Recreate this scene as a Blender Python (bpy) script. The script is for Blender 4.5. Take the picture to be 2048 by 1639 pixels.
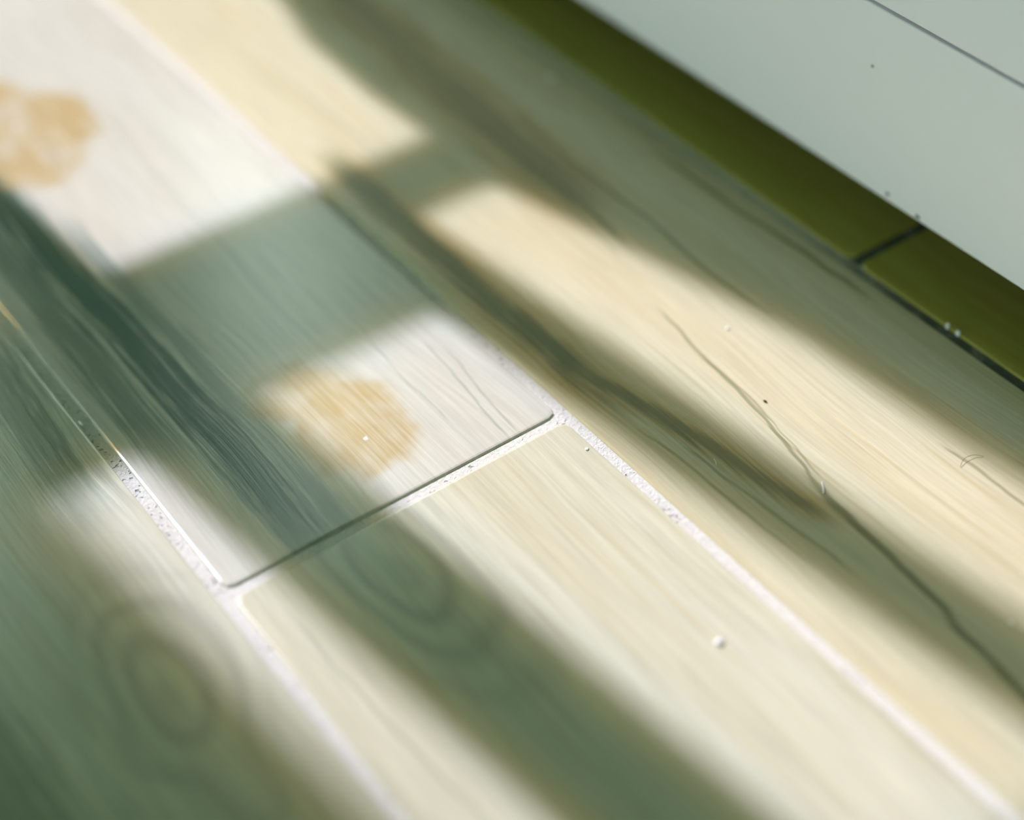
import bpy, bmesh, math, random
from mathutils import Matrix, Vector

random.seed(7)
S = bpy.context.scene
for o in list(bpy.data.objects):
    bpy.data.objects.remove(o)
COL = S.collection

# ------------------------------------------------------------------ camera
CAM_H = 0.453
cd = bpy.data.cameras.new('camera')
cam = bpy.data.objects.new('camera', cd)
COL.objects.link(cam)
S.camera = cam
# the rows are the floor's cross, plank and up axes seen from the camera
RW = Matrix(((0.80803150, 0.42147534, -0.41163532),
             (-0.58852697, 0.54562451, -0.59659860),
             (-0.02685328, 0.72432895, 0.68893140)))
M4 = RW.to_4x4()
M4.translation = (0, 0, CAM_H)
cam.matrix_world = M4
cd.sensor_fit = 'HORIZONTAL'
cd.sensor_width = 36.0
cd.lens = 3400.0 / 2048.0 * 36.0
cd.clip_start = 0.01
cd.dof.use_dof = True
cd.dof.focus_distance = 0.642
cd.dof.aperture_fstop = 2.0
cd.dof.aperture_blades = 9

# ------------------------------------------------------------------ sky, sun, exposure
W = bpy.data.worlds.new('world')
S.world = W
W.use_nodes = True
bg = W.node_tree.nodes['Background']
bg.inputs['Color'].default_value = (0.84, 1.03, 0.92, 1)
bg.inputs['Strength'].default_value = 3.55

SUN_T = Vector((-0.12, 1.0, 0.845))          # from the floor towards the sun
def sun(name, energy, color, angle):
    d = bpy.data.lights.new(name, 'SUN')
    d.energy = energy
    d.color = color
    d.angle = math.radians(angle)
    o = bpy.data.objects.new(name, d)
    COL.objects.link(o)
    o.rotation_euler = SUN_T.to_track_quat('Z', 'Y').to_euler()
    o.location = (-0.5, 4, 3.5)
sun('sun', 4.35, (0.93, 0.96, 1.36), 0.65)
sun('sun_warm_fringe', 1.9, (1.0, 0.58, 0.16), 1.7)  # added second sun, warms the edges of the shadows

S.view_settings.view_transform = 'Standard'
S.view_settings.look = 'None'
S.view_settings.gamma = 1.0
S.view_settings.use_curve_mapping = False
S.view_settings.exposure = 0.0
S.cycles.use_denoising = True
S.cycles.max_bounces = 10
S.cycles.diffuse_bounces = 6
S.cycles.sample_clamp_indirect = 6.0

# ------------------------------------------------------------------ helpers
def tag(o, label=None, cat=None, group=None, kind=None):
    if label: o['label'] = label
    if cat: o['category'] = cat
    if group: o['group'] = group
    if kind: o['kind'] = kind
    return o

def obj(name, bm, mat, parent=None, smooth=False):
    me = bpy.data.meshes.new(name)
    bmesh.ops.recalc_face_normals(bm, faces=bm.faces)
    bm.to_mesh(me)
    bm.free()
    if smooth:
        for p in me.polygons: p.use_smooth = True
    if mat: me.materials.append(mat)
    o = bpy.data.objects.new(name, me)
    COL.objects.link(o)
    if parent: o.parent = parent
    return o

def box(bm, lo, hi, bevel=0.0, seg=2):
    lo, hi = Vector(lo), Vector(hi)
    r = bmesh.ops.create_cube(bm, size=1.0)
    vs = r['verts']
    for v in vs:
        v.co = Vector([lo[i] + (v.co[i] + 0.5) * (hi[i] - lo[i]) for i in range(3)])
    if bevel:
        es = list({e for v in vs for e in v.link_edges})
        bmesh.ops.bevel(bm, geom=es, offset=bevel, segments=seg, profile=0.5, affect='EDGES')

class N:
    """small node builder"""
    def __init__(self, name):
        self.m = bpy.data.materials.new(name)
        self.m.use_nodes = True
        self.t = self.m.node_tree
        self.b = self.t.nodes['Principled BSDF']
    def _in(self, sock, v):
        if isinstance(v, bpy.types.NodeSocket):
            self.t.links.new(v, sock)
        elif v is not None:
            sock.default_value = v
    def math(self, op, a, b=None, c=None, clamp=False):
        n = self.t.nodes.new('ShaderNodeMath')
        n.operation = op
        n.use_clamp = clamp
        self._in(n.inputs[0], a)
        self._in(n.inputs[1], b)
        self._in(n.inputs[2], c)
        return n.outputs[0]
    def vec(self, x=0.0, y=0.0, z=0.0):
        n = self.t.nodes.new('ShaderNodeCombineXYZ')
        self._in(n.inputs[0], x); self._in(n.inputs[1], y); self._in(n.inputs[2], z)
        return n.outputs[0]
    def noise(self, v, scale=1.0, detail=2.0, rough=0.5):
        n = self.t.nodes.new('ShaderNodeTexNoise')
        self._in(n.inputs['Vector'], v)
        n.inputs['Scale'].default_value = scale
        n.inputs['Detail'].default_value = detail
        n.inputs['Roughness'].default_value = rough
        return n.outputs['Fac']
    def ss(self, v, lo, hi, a=0.0, b=1.0):
        n = self.t.nodes.new('ShaderNodeMapRange')
        n.interpolation_type = 'SMOOTHSTEP'
        self._in(n.inputs['Value'], v)
        n.inputs['From Min'].default_value = lo
        n.inputs['From Max'].default_value = hi
        n.inputs['To Min'].default_value = a
        n.inputs['To Max'].default_value = b
        return n.outputs[0]
    def mix(self, f, a, b, mode='MIX'):
        n = self.t.nodes.new('ShaderNodeMix')
        n.data_type = 'RGBA'
        n.blend_type = mode
        self._in(n.inputs[0], f)
        self._in(n.inputs[6], a)
        self._in(n.inputs[7], b)
        return n.outputs[2]
    def objxyz(self):
        tc = self.t.nodes.new('ShaderNodeTexCoord')
        s = self.t.nodes.new('ShaderNodeSeparateXYZ')
        self.t.links.new(tc.outputs['Object'], s.inputs[0])
        return s.outputs[0], s.outputs[1], s.outputs[2], tc.outputs['Object']
    def bump(self, h, dist, strength=1.0):
        n = self.t.nodes.new('ShaderNodeBump')
        n.inputs['Strength'].default_value = strength
        n.inputs['Distance'].default_value = dist
        self._in(n.inputs['Height'], h)
        self.t.links.new(n.outputs[0], self.b.inputs['Normal'])

def c4(r, g, b): return (r, g, b, 1.0)

def plain(name, col, rough=0.5, spec=0.5, mott=0.0):
    n = N(name)
    n.b.inputs['Roughness'].default_value = rough
    n.b.inputs['Specular IOR Level'].default_value = spec
    x, y, z, v = n.objxyz()
    f = n.noise(v, 60.0, 3.0)
    lo = c4(*[c * (1 - mott) for c in col])
    n.t.links.new(n.mix(f, lo, c4(*col)), n.b.inputs['Base Color'])
    n.bump(n.noise(v, 900.0, 2.0), 0.00004, 0.5)
    return n.m

# ------------------------------------------------------------------ wood-look tile
def wood(name, cx, cy, seed, tint=(1, 1, 1), grey=0.0, streaks=(), knots=(), swirls=(), veins=0.6, dots=(), dark=(.15, .185, .105), halo=False):
    """printed wood tile: grain along y; every mark is given in room metres and turned into tile coordinates"""
    n = N(name)
    x, y, z, _ = n.objxyz()
    warp = n.noise(n.vec(n.math('MULTIPLY', x, 7.0), n.math('MULTIPLY', y, 4.0), seed), 1.0, 2.0)
    wx = n.math('MULTIPLY_ADD', n.math('SUBTRACT', warp, 0.5), 0.022, x)
    # grain lines bend round each swirl
    ringsum = None
    for (sx, sy, ax, ay, freq, amp) in swirls:
        dx = n.math('DIVIDE', n.math('SUBTRACT', x, sx - cx), ax)
        dy = n.math('DIVIDE', n.math('SUBTRACT', y, sy - cy), ay)
        wob = n.noise(n.vec(n.math('MULTIPLY', x, 24.0), n.math('MULTIPLY', y, 14.0), seed + 3.3), 1.0, 1.0)
        d = n.math('SQRT', n.math('ADD', n.math('MULTIPLY', dx, dx), n.math('MULTIPLY', dy, dy)))
        d = n.math('ADD', d, n.math('MULTIPLY', n.math('SUBTRACT', wob, 0.5), 0.95))
        s = n.math('MULTIPLY_ADD', n.math('SINE', n.math('MULTIPLY', d, freq)), 0.5, 0.5)
        s = n.math('POWER', s, 1.5)
        s = n.math('MULTIPLY', s, n.math('MULTIPLY', n.ss(d, 0.1, 1.15, amp, 0.0), n.ss(d, 0.12, 0.40, 0.35, 1.0)))
        ringsum = s if ringsum is None else n.math('MAXIMUM', ringsum, s)
    fine = n.noise(n.vec(n.math('MULTIPLY', wx, 620.0), n.math('MULTIPLY', y, 22.0), seed), 1.0, 3.0, 0.6)
    med = n.noise(n.vec(n.math('MULTIPLY', wx, 130.0), n.math('MULTIPLY', y, 4.5), seed + 5.1), 1.0, 3.0)
    broad = n.noise(n.vec(n.math('MULTIPLY', wx, 32.0), n.math('MULTIPLY', y, 3.2), seed + 9.4), 1.0, 2.0)
    vein = n.noise(n.vec(n.math('MULTIPLY', wx, 75.0), n.math('MULTIPLY', y, 2.6), seed + 21.0), 1.0, 2.0)
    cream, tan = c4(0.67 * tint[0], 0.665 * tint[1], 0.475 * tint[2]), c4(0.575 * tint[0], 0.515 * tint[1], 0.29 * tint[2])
    tone = n.math('ADD', n.math('MULTIPLY', broad, 0.55), n.math('MULTIPLY', med, 0.45))
    col = n.mix(n.ss(tone, 0.34, 0.62, 0.45, 1.0), tan, cream)
    thin = n.noise(n.vec(n.math('MULTIPLY', wx, 300.0), n.math('MULTIPLY', y, 7.0), seed + 33.0), 1.0, 2.0)
    col = n.mix(n.math('MULTIPLY', n.ss(thin, 0.54, 0.70, 0.0, 0.75), n.ss(med, 0.42, 0.60)), col, tan)
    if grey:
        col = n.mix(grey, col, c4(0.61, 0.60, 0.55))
    dark = c4(*dark)
    col = n.mix(n.ss(vein, 0.60, 0.74, 0.0, veins), col, dark)
    for (x0, y0, x1, y1, w, k) in streaks:
        slope = (x1 - x0) / (y1 - y0)
        xc = n.math('MULTIPLY_ADD', n.math('SUBTRACT', y, y0 - cy), slope, x0 - cx)
        j = n.noise(n.vec(n.math('MULTIPLY', y, 28.0), n.math('MULTIPLY', x, 9.0), seed + x0 * 50), 1.0, 2.0)
        xc = n.math('MULTIPLY_ADD', n.math('SUBTRACT', j, 0.5), 0.007, xc)
        d = n.math('ABSOLUTE', n.math('SUBTRACT', x, xc))
        d = n.math('ADD', d, n.math('MULTIPLY', n.math('SUBTRACT', fine, 0.5), w * 1.1))
        if w > 0.004:          # broad bands are bundles of thin dark lines
            d = n.math('ADD', d, n.math('MULTIPLY', n.math('SUBTRACT', thin, 0.5), w * 1.5))
        ym, yh = (y0 + y1) / 2 - cy, abs(y1 - y0) / 2
        e = n.ss(n.math('ABSOLUTE', n.math('SUBTRACT', y, ym)), yh * 0.72, yh * 1.05, 1.0, 0.0)
        mask = n.math('MULTIPLY', n.ss(d, w * 0.25, w, k, 0.0), e)
        if halo and w > 0.004:  # with an ochre margin, print that also stands for the warm shadow fringe
            col = n.mix(n.math('MULTIPLY', n.ss(d, w * 0.7, w * 1.8, 0.9, 0.0), e), col, c4(0.56, 0.41, 0.17))
        col = n.mix(mask, col, dark)
    for (kx, ky, ax, ay, k) in knots:
        wob = n.noise(n.vec(n.math('MULTIPLY', x, 30.0), n.math('MULTIPLY', y, 30.0), seed + kx * 90), 1.0, 3.0)
        dx = n.math('DIVIDE', n.math('SUBTRACT', x, kx - cx), ax)
        dy = n.math('DIVIDE', n.math('SUBTRACT', y, ky - cy), ay)
        d = n.math('SQRT', n.math('ADD', n.math('MULTIPLY', dx, dx), n.math('MULTIPLY', dy, dy)))
        d = n.math('ADD', d, n.math('MULTIPLY', n.math('SUBTRACT', wob, 0.5), 1.5))
        patch = n.noise(n.vec(n.math('MULTIPLY', x, 44.0), n.math('MULTIPLY', y, 32.0), seed + 70.0), 1.0, 2.0)
        m = n.math('MULTIPLY', n.ss(d, 0.72, 1.12, k, 0.0), n.ss(patch, 0.28, 0.64, 0.5, 1.0))
        m = n.math('MULTIPLY', m, n.ss(fine, 0.3, 0.7, 1.1, 0.8), clamp=True)
        col = n.mix(m, col, c4(0.50, 0.36, 0.13))
    if ringsum is not None:
        col = n.mix(ringsum, col, c4(0.30, 0.30, 0.235))
    shade = n.ss(fine, 0.25, 0.75, 0.88, 1.07)
    col = n.mix(1.0, col, n.vec(shade, shade, shade), 'MULTIPLY')
    for (kx, ky, r) in dots:     # bare white chips of glaze in the knots
        dx, dy = n.math('SUBTRACT', x, kx - cx), n.math('SUBTRACT', y, ky - cy)
        d = n.math('SQRT', n.math('ADD', n.math('MULTIPLY', dx, dx), n.math('MULTIPLY', dy, dy)))
        d = n.math('MULTIPLY_ADD', n.noise(n.vec(n.math('MULTIPLY', x, 900.0), n.math('MULTIPLY', y, 900.0), seed), 1.0, 1.0), r, d)
        col = n.mix(n.ss(d, r * 0.9, r * 1.4, 0.9, 0.0), col, c4(0.85, 0.86, 0.84))
    n.t.links.new(col, n.b.inputs['Base Color'])
    n.b.inputs['Roughness'].default_value = 0.22
    n.b.inputs['IOR'].default_value = 1.68
    n.bump(n.math('MULTIPLY_ADD', med, 0.6, fine), 0.00012, 0.55)
    return n.m

grout_n = N('grout')
gx, gy, gz, gv = grout_n.objxyz()
g1 = grout_n.noise(gv, 700.0, 4.0, 0.65)
g2 = grout_n.noise(gv, 90.0, 2.0)
g3 = grout_n.noise(gv, 620.0, 1.0)
pit = grout_n.math('MULTIPLY', grout_n.ss(g3, 0.63, 0.72), grout_n.math('MAXIMUM', grout_n.ss(g2, 0.50, 0.62), grout_n.math('MULTIPLY', grout_n.ss(gy, .40, .43), grout_n.ss(gy, .53, .50))))
gc = grout_n.mix(grout_n.ss(g1, 0.3, 0.7), c4(0.66, 0.655, 0.57), c4(0.80, 0.79, 0.68))
gc = grout_n.mix(grout_n.math('MULTIPLY', pit, 0.7), gc, c4(0.25, 0.28, 0.27))
# shade in the joints along and under the cabinet, painted into the grout
joint_shade = grout_n.math('MAXIMUM', grout_n.math('MULTIPLY', grout_n.ss(gx, 0.428, 0.432), grout_n.ss(gy, 0.33, 0.43, 0.92, 0.0)), grout_n.ss(gx, 0.4376, 0.4392, 0.0, 0.95))
joint_shade = grout_n.math('MULTIPLY', joint_shade, grout_n.ss(g2, 0.2, 0.5, 0.7, 1.0))
gc = grout_n.mix(joint_shade, gc, c4(0.05, 0.07, 0.045))
grout_n.t.links.new(gc, grout_n.b.inputs['Base Color'])
grout_n.b.inputs['Roughness'].default_value = 0.85
grout_n.bump(grout_n.math('SUBTRACT', g1, grout_n.math('MULTIPLY', pit, 1.5)), 0.0007, 0.9)
GROUT = grout_n.m

# ------------------------------------------------------------------ floor: grout bed with planks laid in it
ROOM_X0, ROOM_X1, ROOM_Y0, ROOM_Y1, ROOM_Z = -2.4, 0.96, -2.6, 1.35, 2.5
JOINT = 0.0047
PITCH, PLEN = 0.1505, 0.90
L0X = 0.1352                                  # first joint right of the camera's foot
JY = 0.3775                                   # cross joint in the middle row

bm = bmesh.new()
box(bm, (ROOM_X0, ROOM_Y0, -0.05), (ROOM_X1, ROOM_Y1 + 0.25, -0.0009))
FLOOR = tag(obj('floor', bm, GROUT), kind='structure')

def plank_mesh():
    bm = bmesh.new()
    hx, hy, r = PITCH / 2 - JOINT / 2, PLEN / 2 - JOINT / 2, 0.0036
    def ring(inset, z, rr):
        out = []
        for (sx, sy, a0) in ((1, 1, 0), (-1, 1, 90), (-1, -1, 180), (1, -1, 270)):
            for k in range(3):
                a = math.radians(a0 + 45 * k)
                out.append(bm.verts.new((sx * (hx - inset - rr) + rr * math.cos(a), sy * (hy - inset - rr) + rr * math.sin(a), z)))
        return out
    rings = [ring(0.0, -0.008, r), ring(0.0, -0.0006, r), ring(0.0004, -0.00015, r), ring(0.0012, 0.0, r)]
    for a, b in zip(rings, rings[1:]):
        for i in range(len(a)):
            j = (i + 1) % len(a)
            bm.faces.new((a[i], a[j], b[j], b[i]))
    bm.faces.new(rings[-1])
    me = bpy.data.meshes.new('plank')
    bmesh.ops.recalc_face_normals(bm, faces=bm.faces)
    bm.to_mesh(me); bm.free()
    me.materials.append(None)
    return me
PM = plank_mesh()

def row_x(i): return L0X + (i + 0.5) * PITCH   # row 0 is the middle row of the picture
def cyc(i, k):                                # centre of plank k in row i, k = 0 ends at the joint
    base = JY if i % 2 == 0 else JY + PLEN / 2
    return base + PLEN / 2 + k * PLEN

def st(*a): return a
MATS = {}
# middle row, beyond the cross joint
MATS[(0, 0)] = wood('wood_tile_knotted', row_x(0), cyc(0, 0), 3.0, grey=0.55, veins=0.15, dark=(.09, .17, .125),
    streaks=[st(.1690, .74, .1735, .36, .0120, .95), st(.152, .70, .154, .44, .011, .62), st(.1860, .62, .1880, .36, .0070, .50), st(.1790, .56, .1815, .37, .0022, .5),
             st(.2665, .45, .2603, .378, .0010, .35), st(.2700, .44, .2650, .378, .0008, .28), st(.250, .47, .246, .40, .0008, .25)],
    knots=[st(.2150, .4330, .031, .036, .95), st(.198, .690, .035, .044, .9)],
    dots=[st(.2172, .4138, .0013), st(.1993, .6948, .0014)])
# middle row, near side of the cross joint
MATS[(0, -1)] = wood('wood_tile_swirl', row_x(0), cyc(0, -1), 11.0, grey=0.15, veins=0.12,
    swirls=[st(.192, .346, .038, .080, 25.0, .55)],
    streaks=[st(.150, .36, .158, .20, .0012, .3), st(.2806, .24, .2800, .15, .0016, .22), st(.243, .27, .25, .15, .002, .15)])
# row to the left; its widest streak paints the lower left corner's shade
MATS[(-1, 0)] = wood('wood_tile_left', row_x(-1), cyc(-1, -1), 17.0, grey=0.25, veins=0.2, dark=(.12, .19, .11),
    swirls=[st(.099, .350, .038, .095, 25.0, .48)],
    streaks=[st(.121, .68, .117, .43, .013, .55), st(.030, .50, .050, .20, .026, .55), st(.1290, .60, .1232, .455, .0022, .6), st(.125, .60, .119, .46, .0016, .5), st(.1325, .62, .129, .50, .0014, .5)])
# right row with the dark streaks; the broad ones also paint window shadow
MATS[(1, 0)] = wood('wood_tile_streaked', row_x(1), cyc(1, -1), 29.0, tint=(1.0, .94, .87), dark=(.15, .16, .05), halo=True, veins=0.25,
    streaks=[st(.392, .78, .372, .46, .0150, .5), st(.3030, .59, .3045, .36, .0085, .85), st(.3045, .40, .329, .27, .0045, .7), st(.2970, .57, .2985, .42, .0018, .5),
             st(.310, .34, .316, .25, .0012, .45), st(.302, .36, .308, .26, .0010, .4),
             st(.3554, .41, .3366, .285, .0013, .6), st(.3366, .30, .3210, .15, .0026, .85), st(.3500, .37, .3405, .29, .0008, .4),
             st(.3897, .56, .3871, .37, .0018, .6), st(.3735, .57, .3715, .44, .0022, .7), st(.380, .60, .3785, .47, .0014, .5),
             st(.4225, .50, .4265, .35, .0022, .65), st(.3875, .28, .3900, .22, .0012, .5), st(.369, .50, .364, .44, .001, .4)])
MATS[(2, 0)] = wood('wood_tile_far', row_x(2), cyc(2, 0), 41.0, tint=(.80, .74, .26), veins=0.25)  # far row: browner print, tint also darkened for the shade by the cabinet
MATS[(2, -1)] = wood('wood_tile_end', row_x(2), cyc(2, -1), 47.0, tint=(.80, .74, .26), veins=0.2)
OTHER = [wood('wood_tile_plain', 0, 0, 60.0, veins=0.35), wood('wood_tile_warm', 0, 0, 73.0, tint=(1, .96, .88), veins=0.3)]
MATS[(1, -1)] = OTHER[1]
KEYFIX = {(-1, -1): (-1, 0), (1, -1): (1, 0)}  # offset rows: plank -1 is the one in the picture

i0 = math.floor((ROOM_X0 - L0X) / PITCH) + 1
i1 = math.floor((ROOM_X1 - L0X) / PITCH)
for i in range(i0, i1):
    for k in range(-4, 2):
        y = cyc(i, k)
        if y - PLEN / 2 < ROOM_Y0 or y + PLEN / 2 > ROOM_Y1 + 0.25:
            continue
        o = bpy.data.objects.new('plank', PM)
        COL.objects.link(o)
        o.parent = FLOOR
        o.location = (row_x(i), y, 0)
        if i % 2:
            key = KEYFIX.get((i, k), None)
        else:
            key = (i, k)
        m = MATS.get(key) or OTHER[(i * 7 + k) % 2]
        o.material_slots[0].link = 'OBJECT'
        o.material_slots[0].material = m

# ------------------------------------------------------------------ room shell
WALL = plain('wall_paint', (0.07, 0.22, 0.08), 0.8, 0.3, 0.05)
CEIL = plain('ceiling_paint', (0.10, 0.26, 0.11), 0.9, 0.2, 0.03)
WHITE = plain('white_lacquer', (0.93, 0.92, 1.0), 0.42, 0.5, 0.02)
FRAME = plain('window_frame_paint', (0.55, 0.58, 0.56), 0.5, 0.5, 0.03)
T = 0.12
def struct(name, lo, hi, mat):
    bm = bmesh.new(); box(bm, lo, hi)
    return tag(obj(name, bm, mat), kind='structure')
bm = bmesh.new()                              # left wall; low wide opening added to light the cabinet front
LY0, LY1, LZ1 = -1.3, 1.25, 1.15
box(bm, (ROOM_X0 - T, ROOM_Y0 - T, -0.05), (ROOM_X0, LY0, ROOM_Z))
box(bm, (ROOM_X0 - T, LY1, -0.05), (ROOM_X0, ROOM_Y1 + T, ROOM_Z))
box(bm, (ROOM_X0 - T, LY0, LZ1), (ROOM_X0, LY1, ROOM_Z))
box(bm, (ROOM_X0 - T, LY0, -0.05), (ROOM_X0, LY1, 0.02))
tag(obj('wall_left', bm, WALL), kind='structure')
struct('wall_back', (ROOM_X0, ROOM_Y0 - T, -0.05), (ROOM_X1, ROOM_Y0, ROOM_Z), WALL)
struct('wall_right', (ROOM_X1, ROOM_Y0 - T, -0.05), (ROOM_X1 + T, ROOM_Y1 + T, ROOM_Z), WALL)
struct('ceiling', (ROOM_X0 - T, ROOM_Y0 - T, ROOM_Z), (ROOM_X1 + T, ROOM_Y1 + T, ROOM_Z + T), CEIL)

# window wall with one wide opening
OX0, OX1, OZ0, OZ1 = -0.07, 0.262, 0.38, 1.12
QX0, QX1, QZ0, QZ1 = 0.56, 0.78, 0.30, 1.35      # second, narrow opening behind the cabinet
bm = bmesh.new()
box(bm, (ROOM_X0, ROOM_Y1, -0.05), (OX0, ROOM_Y1 + T, ROOM_Z))
box(bm, (OX1 + 0.03, ROOM_Y1, -0.05), (QX0, ROOM_Y1 + T, ROOM_Z))
box(bm, (QX1, ROOM_Y1, -0.05), (ROOM_X1, ROOM_Y1 + T, ROOM_Z))
box(bm, (QX0, ROOM_Y1, QZ1), (QX1, ROOM_Y1 + T, ROOM_Z))
box(bm, (QX0, ROOM_Y1, -0.05), (QX1, ROOM_Y1 + T, QZ0))
box(bm, (OX0, ROOM_Y1, OZ1), (OX1 + 0.03, ROOM_Y1 + T, ROOM_Z))
box(bm, (OX0, ROOM_Y1, -0.05), (OX1 + 0.03, ROOM_Y1 + T, OZ0))
tag(obj('wall_front', bm, WALL), kind='structure')

WIN = tag(bpy.data.objects.new('window_1', None), kind='structure')
COL.objects.link(WIN)
WIN.location = (0, ROOM_Y1, 0)
def wpart(name, lo, hi, bev=0.002):
    bm = bmesh.new(); box(bm, lo, hi, bev, 1)
    return obj(name, bm, FRAME, WIN)
D0, D1 = -0.010, 0.012                        # thin sections so that edges stay where the sun draws them
wpart('frame_post', (0.0375, D0, OZ0), (0.089, D1, OZ1))
wpart('transom', (OX0, D0, 0.670), (0.27, D1, 0.698))
wpart('sash_rail', (OX0, D0 + .001, 0.697), (0.200, D1 - .001, 0.748))
wpart('sash_stile', (0.174, D0 + .001, 0.697), (0.210, D1 - .001, OZ1))
wpart('frame_jamb', (OX0, D0, OZ0), (OX0 + 0.03, D1, OZ1))
# unseen right jamb, its edge shaped to cast the wavy shadow outline
bm = bmesh.new()
prof = [(OZ0, .292), (.50, .288), (.545, .280), (.58, .266), (.62, .2585), (.70, .2525), (.76, .2610), (.83, .2680), (.90, .2650), (1.0, .265), (OZ1, .268)]
rows = []
for z, xx in prof:
    rows.append([bm.verts.new((xx, D0, z)), bm.verts.new((xx, D1, z)), bm.verts.new((.34, D1, z)), bm.verts.new((.34, D0, z))])
for a, b in zip(rows, rows[1:]):
    for q in range(4):
        bm.faces.new((a[q], a[(q + 1) % 4], b[(q + 1) % 4], b[q]))
bm.faces.new(rows[0]); bm.faces.new(rows[-1])
obj('shaped_jamb', bm, FRAME, WIN)

# unseen pillar added outside: it keeps the sun off the left of the floor
bm = bmesh.new()
PY = ROOM_Y1 + 0.6
px1 = -0.026 - 0.12 * 0.6
box(bm, (px1 - 0.32, PY, -0.3), (px1, PY + 0.25, 3.2), 0.01)
tag(obj('sun_blocking_pillar', bm, WALL), 'unseen green pillar added outside the window to block the sun', 'pillar')

# ------------------------------------------------------------------ white cabinet along the right
CX, CZ0, SEAM, CY0, CY1 = 0.448, 0.0300, 0.1119, -1.25, 1.12
CAB = bpy.data.objects.new('cabinet', None)
COL.objects.link(CAB)
CAB.location = (CX + 0.22, 0, 0)
tag(CAB, 'low white lacquered cabinet with a flat front raised just above the wood-look floor', 'cabinet')
PLINTH = plain('dark_plinth', (0.05, 0.055, 0.05), 0.7)
def cpart(name, lo, hi, bev, mat=WHITE):
    bm = bmesh.new()
    box(bm, (lo[0] - CX - .22, lo[1], lo[2]), (hi[0] - CX - .22, hi[1], hi[2]), bev, 2)
    return obj(name, bm, mat, CAB)
cpart('bottom_panel', (CX, CY0, CZ0), (CX + 0.018, CY1, SEAM - 0.0007), 0.0006)
cpart('drawer_front', (CX, CY0, SEAM + 0.0008), (CX + 0.018, CY1, 0.228), 0.0006)
cpart('body', (CX + 0.0195, CY0 + .002, CZ0 + .002), (ROOM_X1 - 0.012, CY1 - .002, 0.229), 0.001, PLINTH)
cpart('plinth', (CX + 0.075, CY0 + .05, 0.0), (ROOM_X1 - 0.02, CY1 - .05, CZ0 + .0015), 0.0, PLINTH)
cpart('top', (CX - 0.004, CY0 - .004, 0.230), (ROOM_X1 - 0.01, CY1 + .004, 0.250), 0.002)

# ------------------------------------------------------------------ small litter on the floor
CRUMB = plain('white_crumb', (0.95, 0.95, 0.94), 0.8)
DARK = plain('dark_seed', (0.045, 0.04, 0.015), 0.5)
LINT = plain('white_lint', (0.85, 0.86, 0.86), 0.8)
HAIR = plain('brown_hair', (0.16, 0.10, 0.04), 0.5)
DUST = plain('grey_dust', (0.22, 0.26, 0.24), 0.9)

def lump(name, loc, size, mat, label, cat, seed, group=None, rz=0.0):
    rnd = random.Random(seed)
    bm = bmesh.new()
    bmesh.ops.create_icosphere(bm, subdivisions=2, radius=1.0)
    for v in bm.verts:
        k = 1 + rnd.uniform(-.16, .16)
        v.co = Vector((v.co.x * size[0] * k, v.co.y * size[1] * k, (v.co.z * k + 0.93) * size[2]))
    o = obj(name, bm, mat, None, True)
    o.location = loc
    o.rotation_euler = (0, 0, rz)
    return tag(o, label, cat, group)

def thread(name, pts, r, mat, label, cat):
    bm = bmesh.new()
    pts = [Vector(p) for p in pts]
    # Catmull-Rom through the points
    P = [pts[0] * 2 - pts[1]] + pts + [pts[-1] * 2 - pts[-2]]
    path = []
    for a, b, c, d in zip(P, P[1:], P[2:], P[3:]):
        for s in range(5):
            t = s / 5
            path.append(0.5 * ((2 * b) + (c - a) * t + (2 * a - 5 * b + 4 * c - d) * t * t + (3 * b - a - 3 * c + d) * t ** 3))
    path.append(pts[-1])
    rings = []
    for i, p in enumerate(path):
        d = (path[min(i + 1, len(path) - 1)] - path[max(i - 1, 0)]).normalized()
        u = d.cross(Vector((0, 0, 1)))
        u = u.normalized() if u.length > 1e-6 else Vector((1, 0, 0))
        w = d.cross(u)
        k = r * (0.55 if i in (0, len(path) - 1) else 1.0)
        rings.append([bm.verts.new(p + (u * math.cos(a) + w * math.sin(a)) * k) for a in (0, math.pi / 2, math.pi, 1.5 * math.pi)])
    for a, b in zip(rings, rings[1:]):
        for q in range(4):
            bm.faces.new((a[q], a[(q + 1) % 4], b[(q + 1) % 4], b[q]))
    bm.faces.new(rings[0]); bm.faces.new(rings[-1])
    return tag(obj(name, bm, mat, None, True), label, cat)

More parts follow.
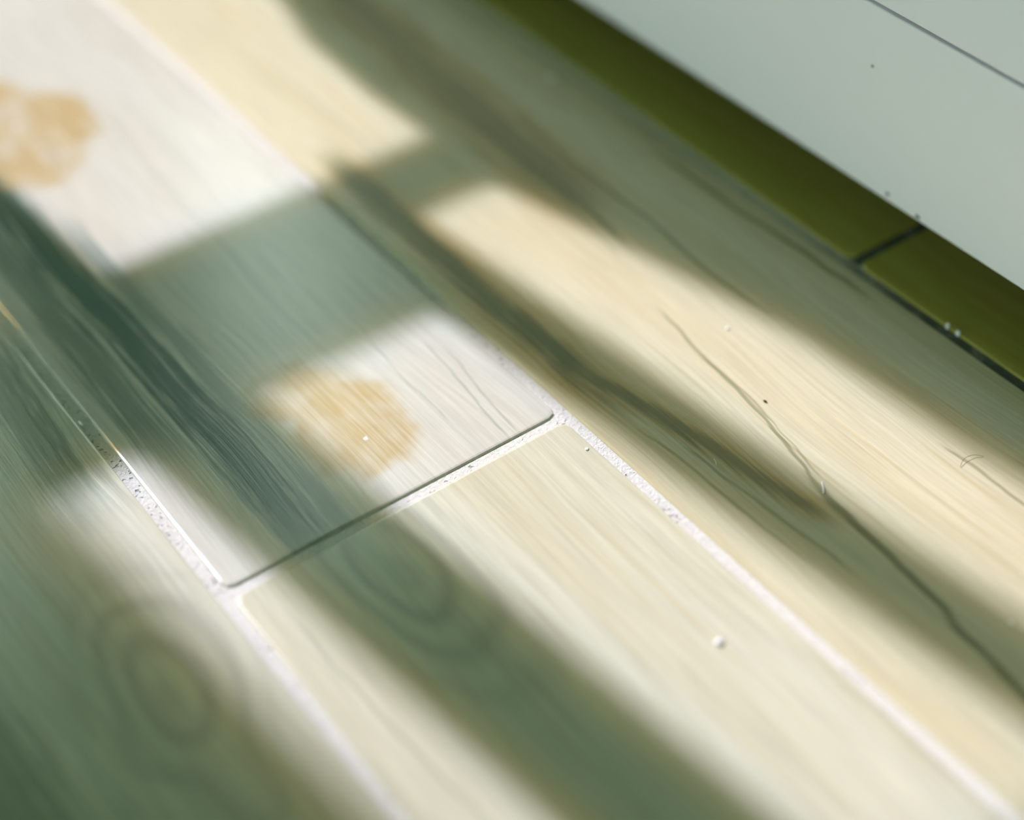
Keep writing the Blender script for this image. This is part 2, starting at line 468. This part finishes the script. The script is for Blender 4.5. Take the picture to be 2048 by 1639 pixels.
lump('crumb', (0.2588, 0.2578, 0), (.0015, .0013, .0007), CRUMB, 'largest round white crumb lying on the sunlit plank of the middle row', 'crumb', 1)
lump('seed', (0.3508, 0.3362, 0), (.00045, .00085, .0004), DARK, 'tiny dark brown seed on the sunlit right hand plank', 'seed', 2, rz=0.35)
lump('crumb', (0.2804, 0.3576, 0), (.0007, .0007, .00025), CRUMB, 'small white crumb beside the long grout line just below the T-shaped joint', 'crumb', 3)
lump('crumb', (0.4232, 0.5695, 0), (.0019, .0014, .0008), CRUMB, 'pale blurred crumb on the shaded plank at the top by the cabinet', 'crumb', 4)
lump('grout_flake', (0.1341, 0.4890, -0.0009), (.0006, .0018, .0007), CRUMB, 'bright white flake lying in the left grout line', 'flake', 5, rz=.1)
lump('plaster_grain', (0.4382, 0.3240, -0.0009), (.0007, .0009, .0016), CRUMB, 'upper of two white grains in the dark grout line near the cabinet', 'grain', 6, 'white grains in the grout line by the cabinet')
lump('plaster_grain', (0.4384, 0.3185, -0.0009), (.0008, .0013, .0016), CRUMB, 'lower larger one of two white grains in the dark grout line near the cabinet', 'grain', 7, 'white grains in the grout line by the cabinet')
lump('crumb', (0.3427, 0.2044, 0), (.0006, .0010, .0004), CRUMB, 'tiny white crumb in the forked shadow at the right edge of the picture', 'crumb', 8)
lump('crumb', (0.3679, 0.3775, 0), (.0006, .0008, .0004), CRUMB, 'faint white crumb near the upper edge of the long sunlit streak', 'crumb', 9)
Zt = .0003
thread('lint_fibre', [(.3383, .2915, Zt), (.3368, .2893, .0007), (.3357, .2880, .0006), (.3346, .2865, Zt)], .00028, LINT,
       'short white lint fibre standing out on the dark grain line of the right plank', 'fibre')
thread('hair', [(.3838, .2660, Zt), (.3862, .2672, .0009), (.3888, .2676, .0011), (.3924, .2667, .0008), (.3945, .2643, Zt)], .00010, HAIR,
       'thin curved brown hair at the sunlit edge near the right side of the picture', 'hair')
thread('lint_fibre', [(.3146, .3246, Zt), (.3140, .3228, .0005), (.3132, .3215, Zt)], .00014, LINT,
       'tiny pale lint fibre on the brown shadow stripe', 'fibre')
for k, (y, z, s) in enumerate(((.373, .0325, .0011), (.3559, .0310, .0013), (.3902, .0850, .0007))):
    lab = ('grey dust tuft on the lower edge of the cabinet front, upper one of the pair',
           'grey dust tuft on the lower edge of the cabinet front, lower one of the pair',
           'dark speck stuck on the middle of the white cabinet front')[k]
    o = lump('dust_tuft', (CX - .0001, y, z), (.0004, s, s * .8), DUST, lab, 'dust', 20 + k)
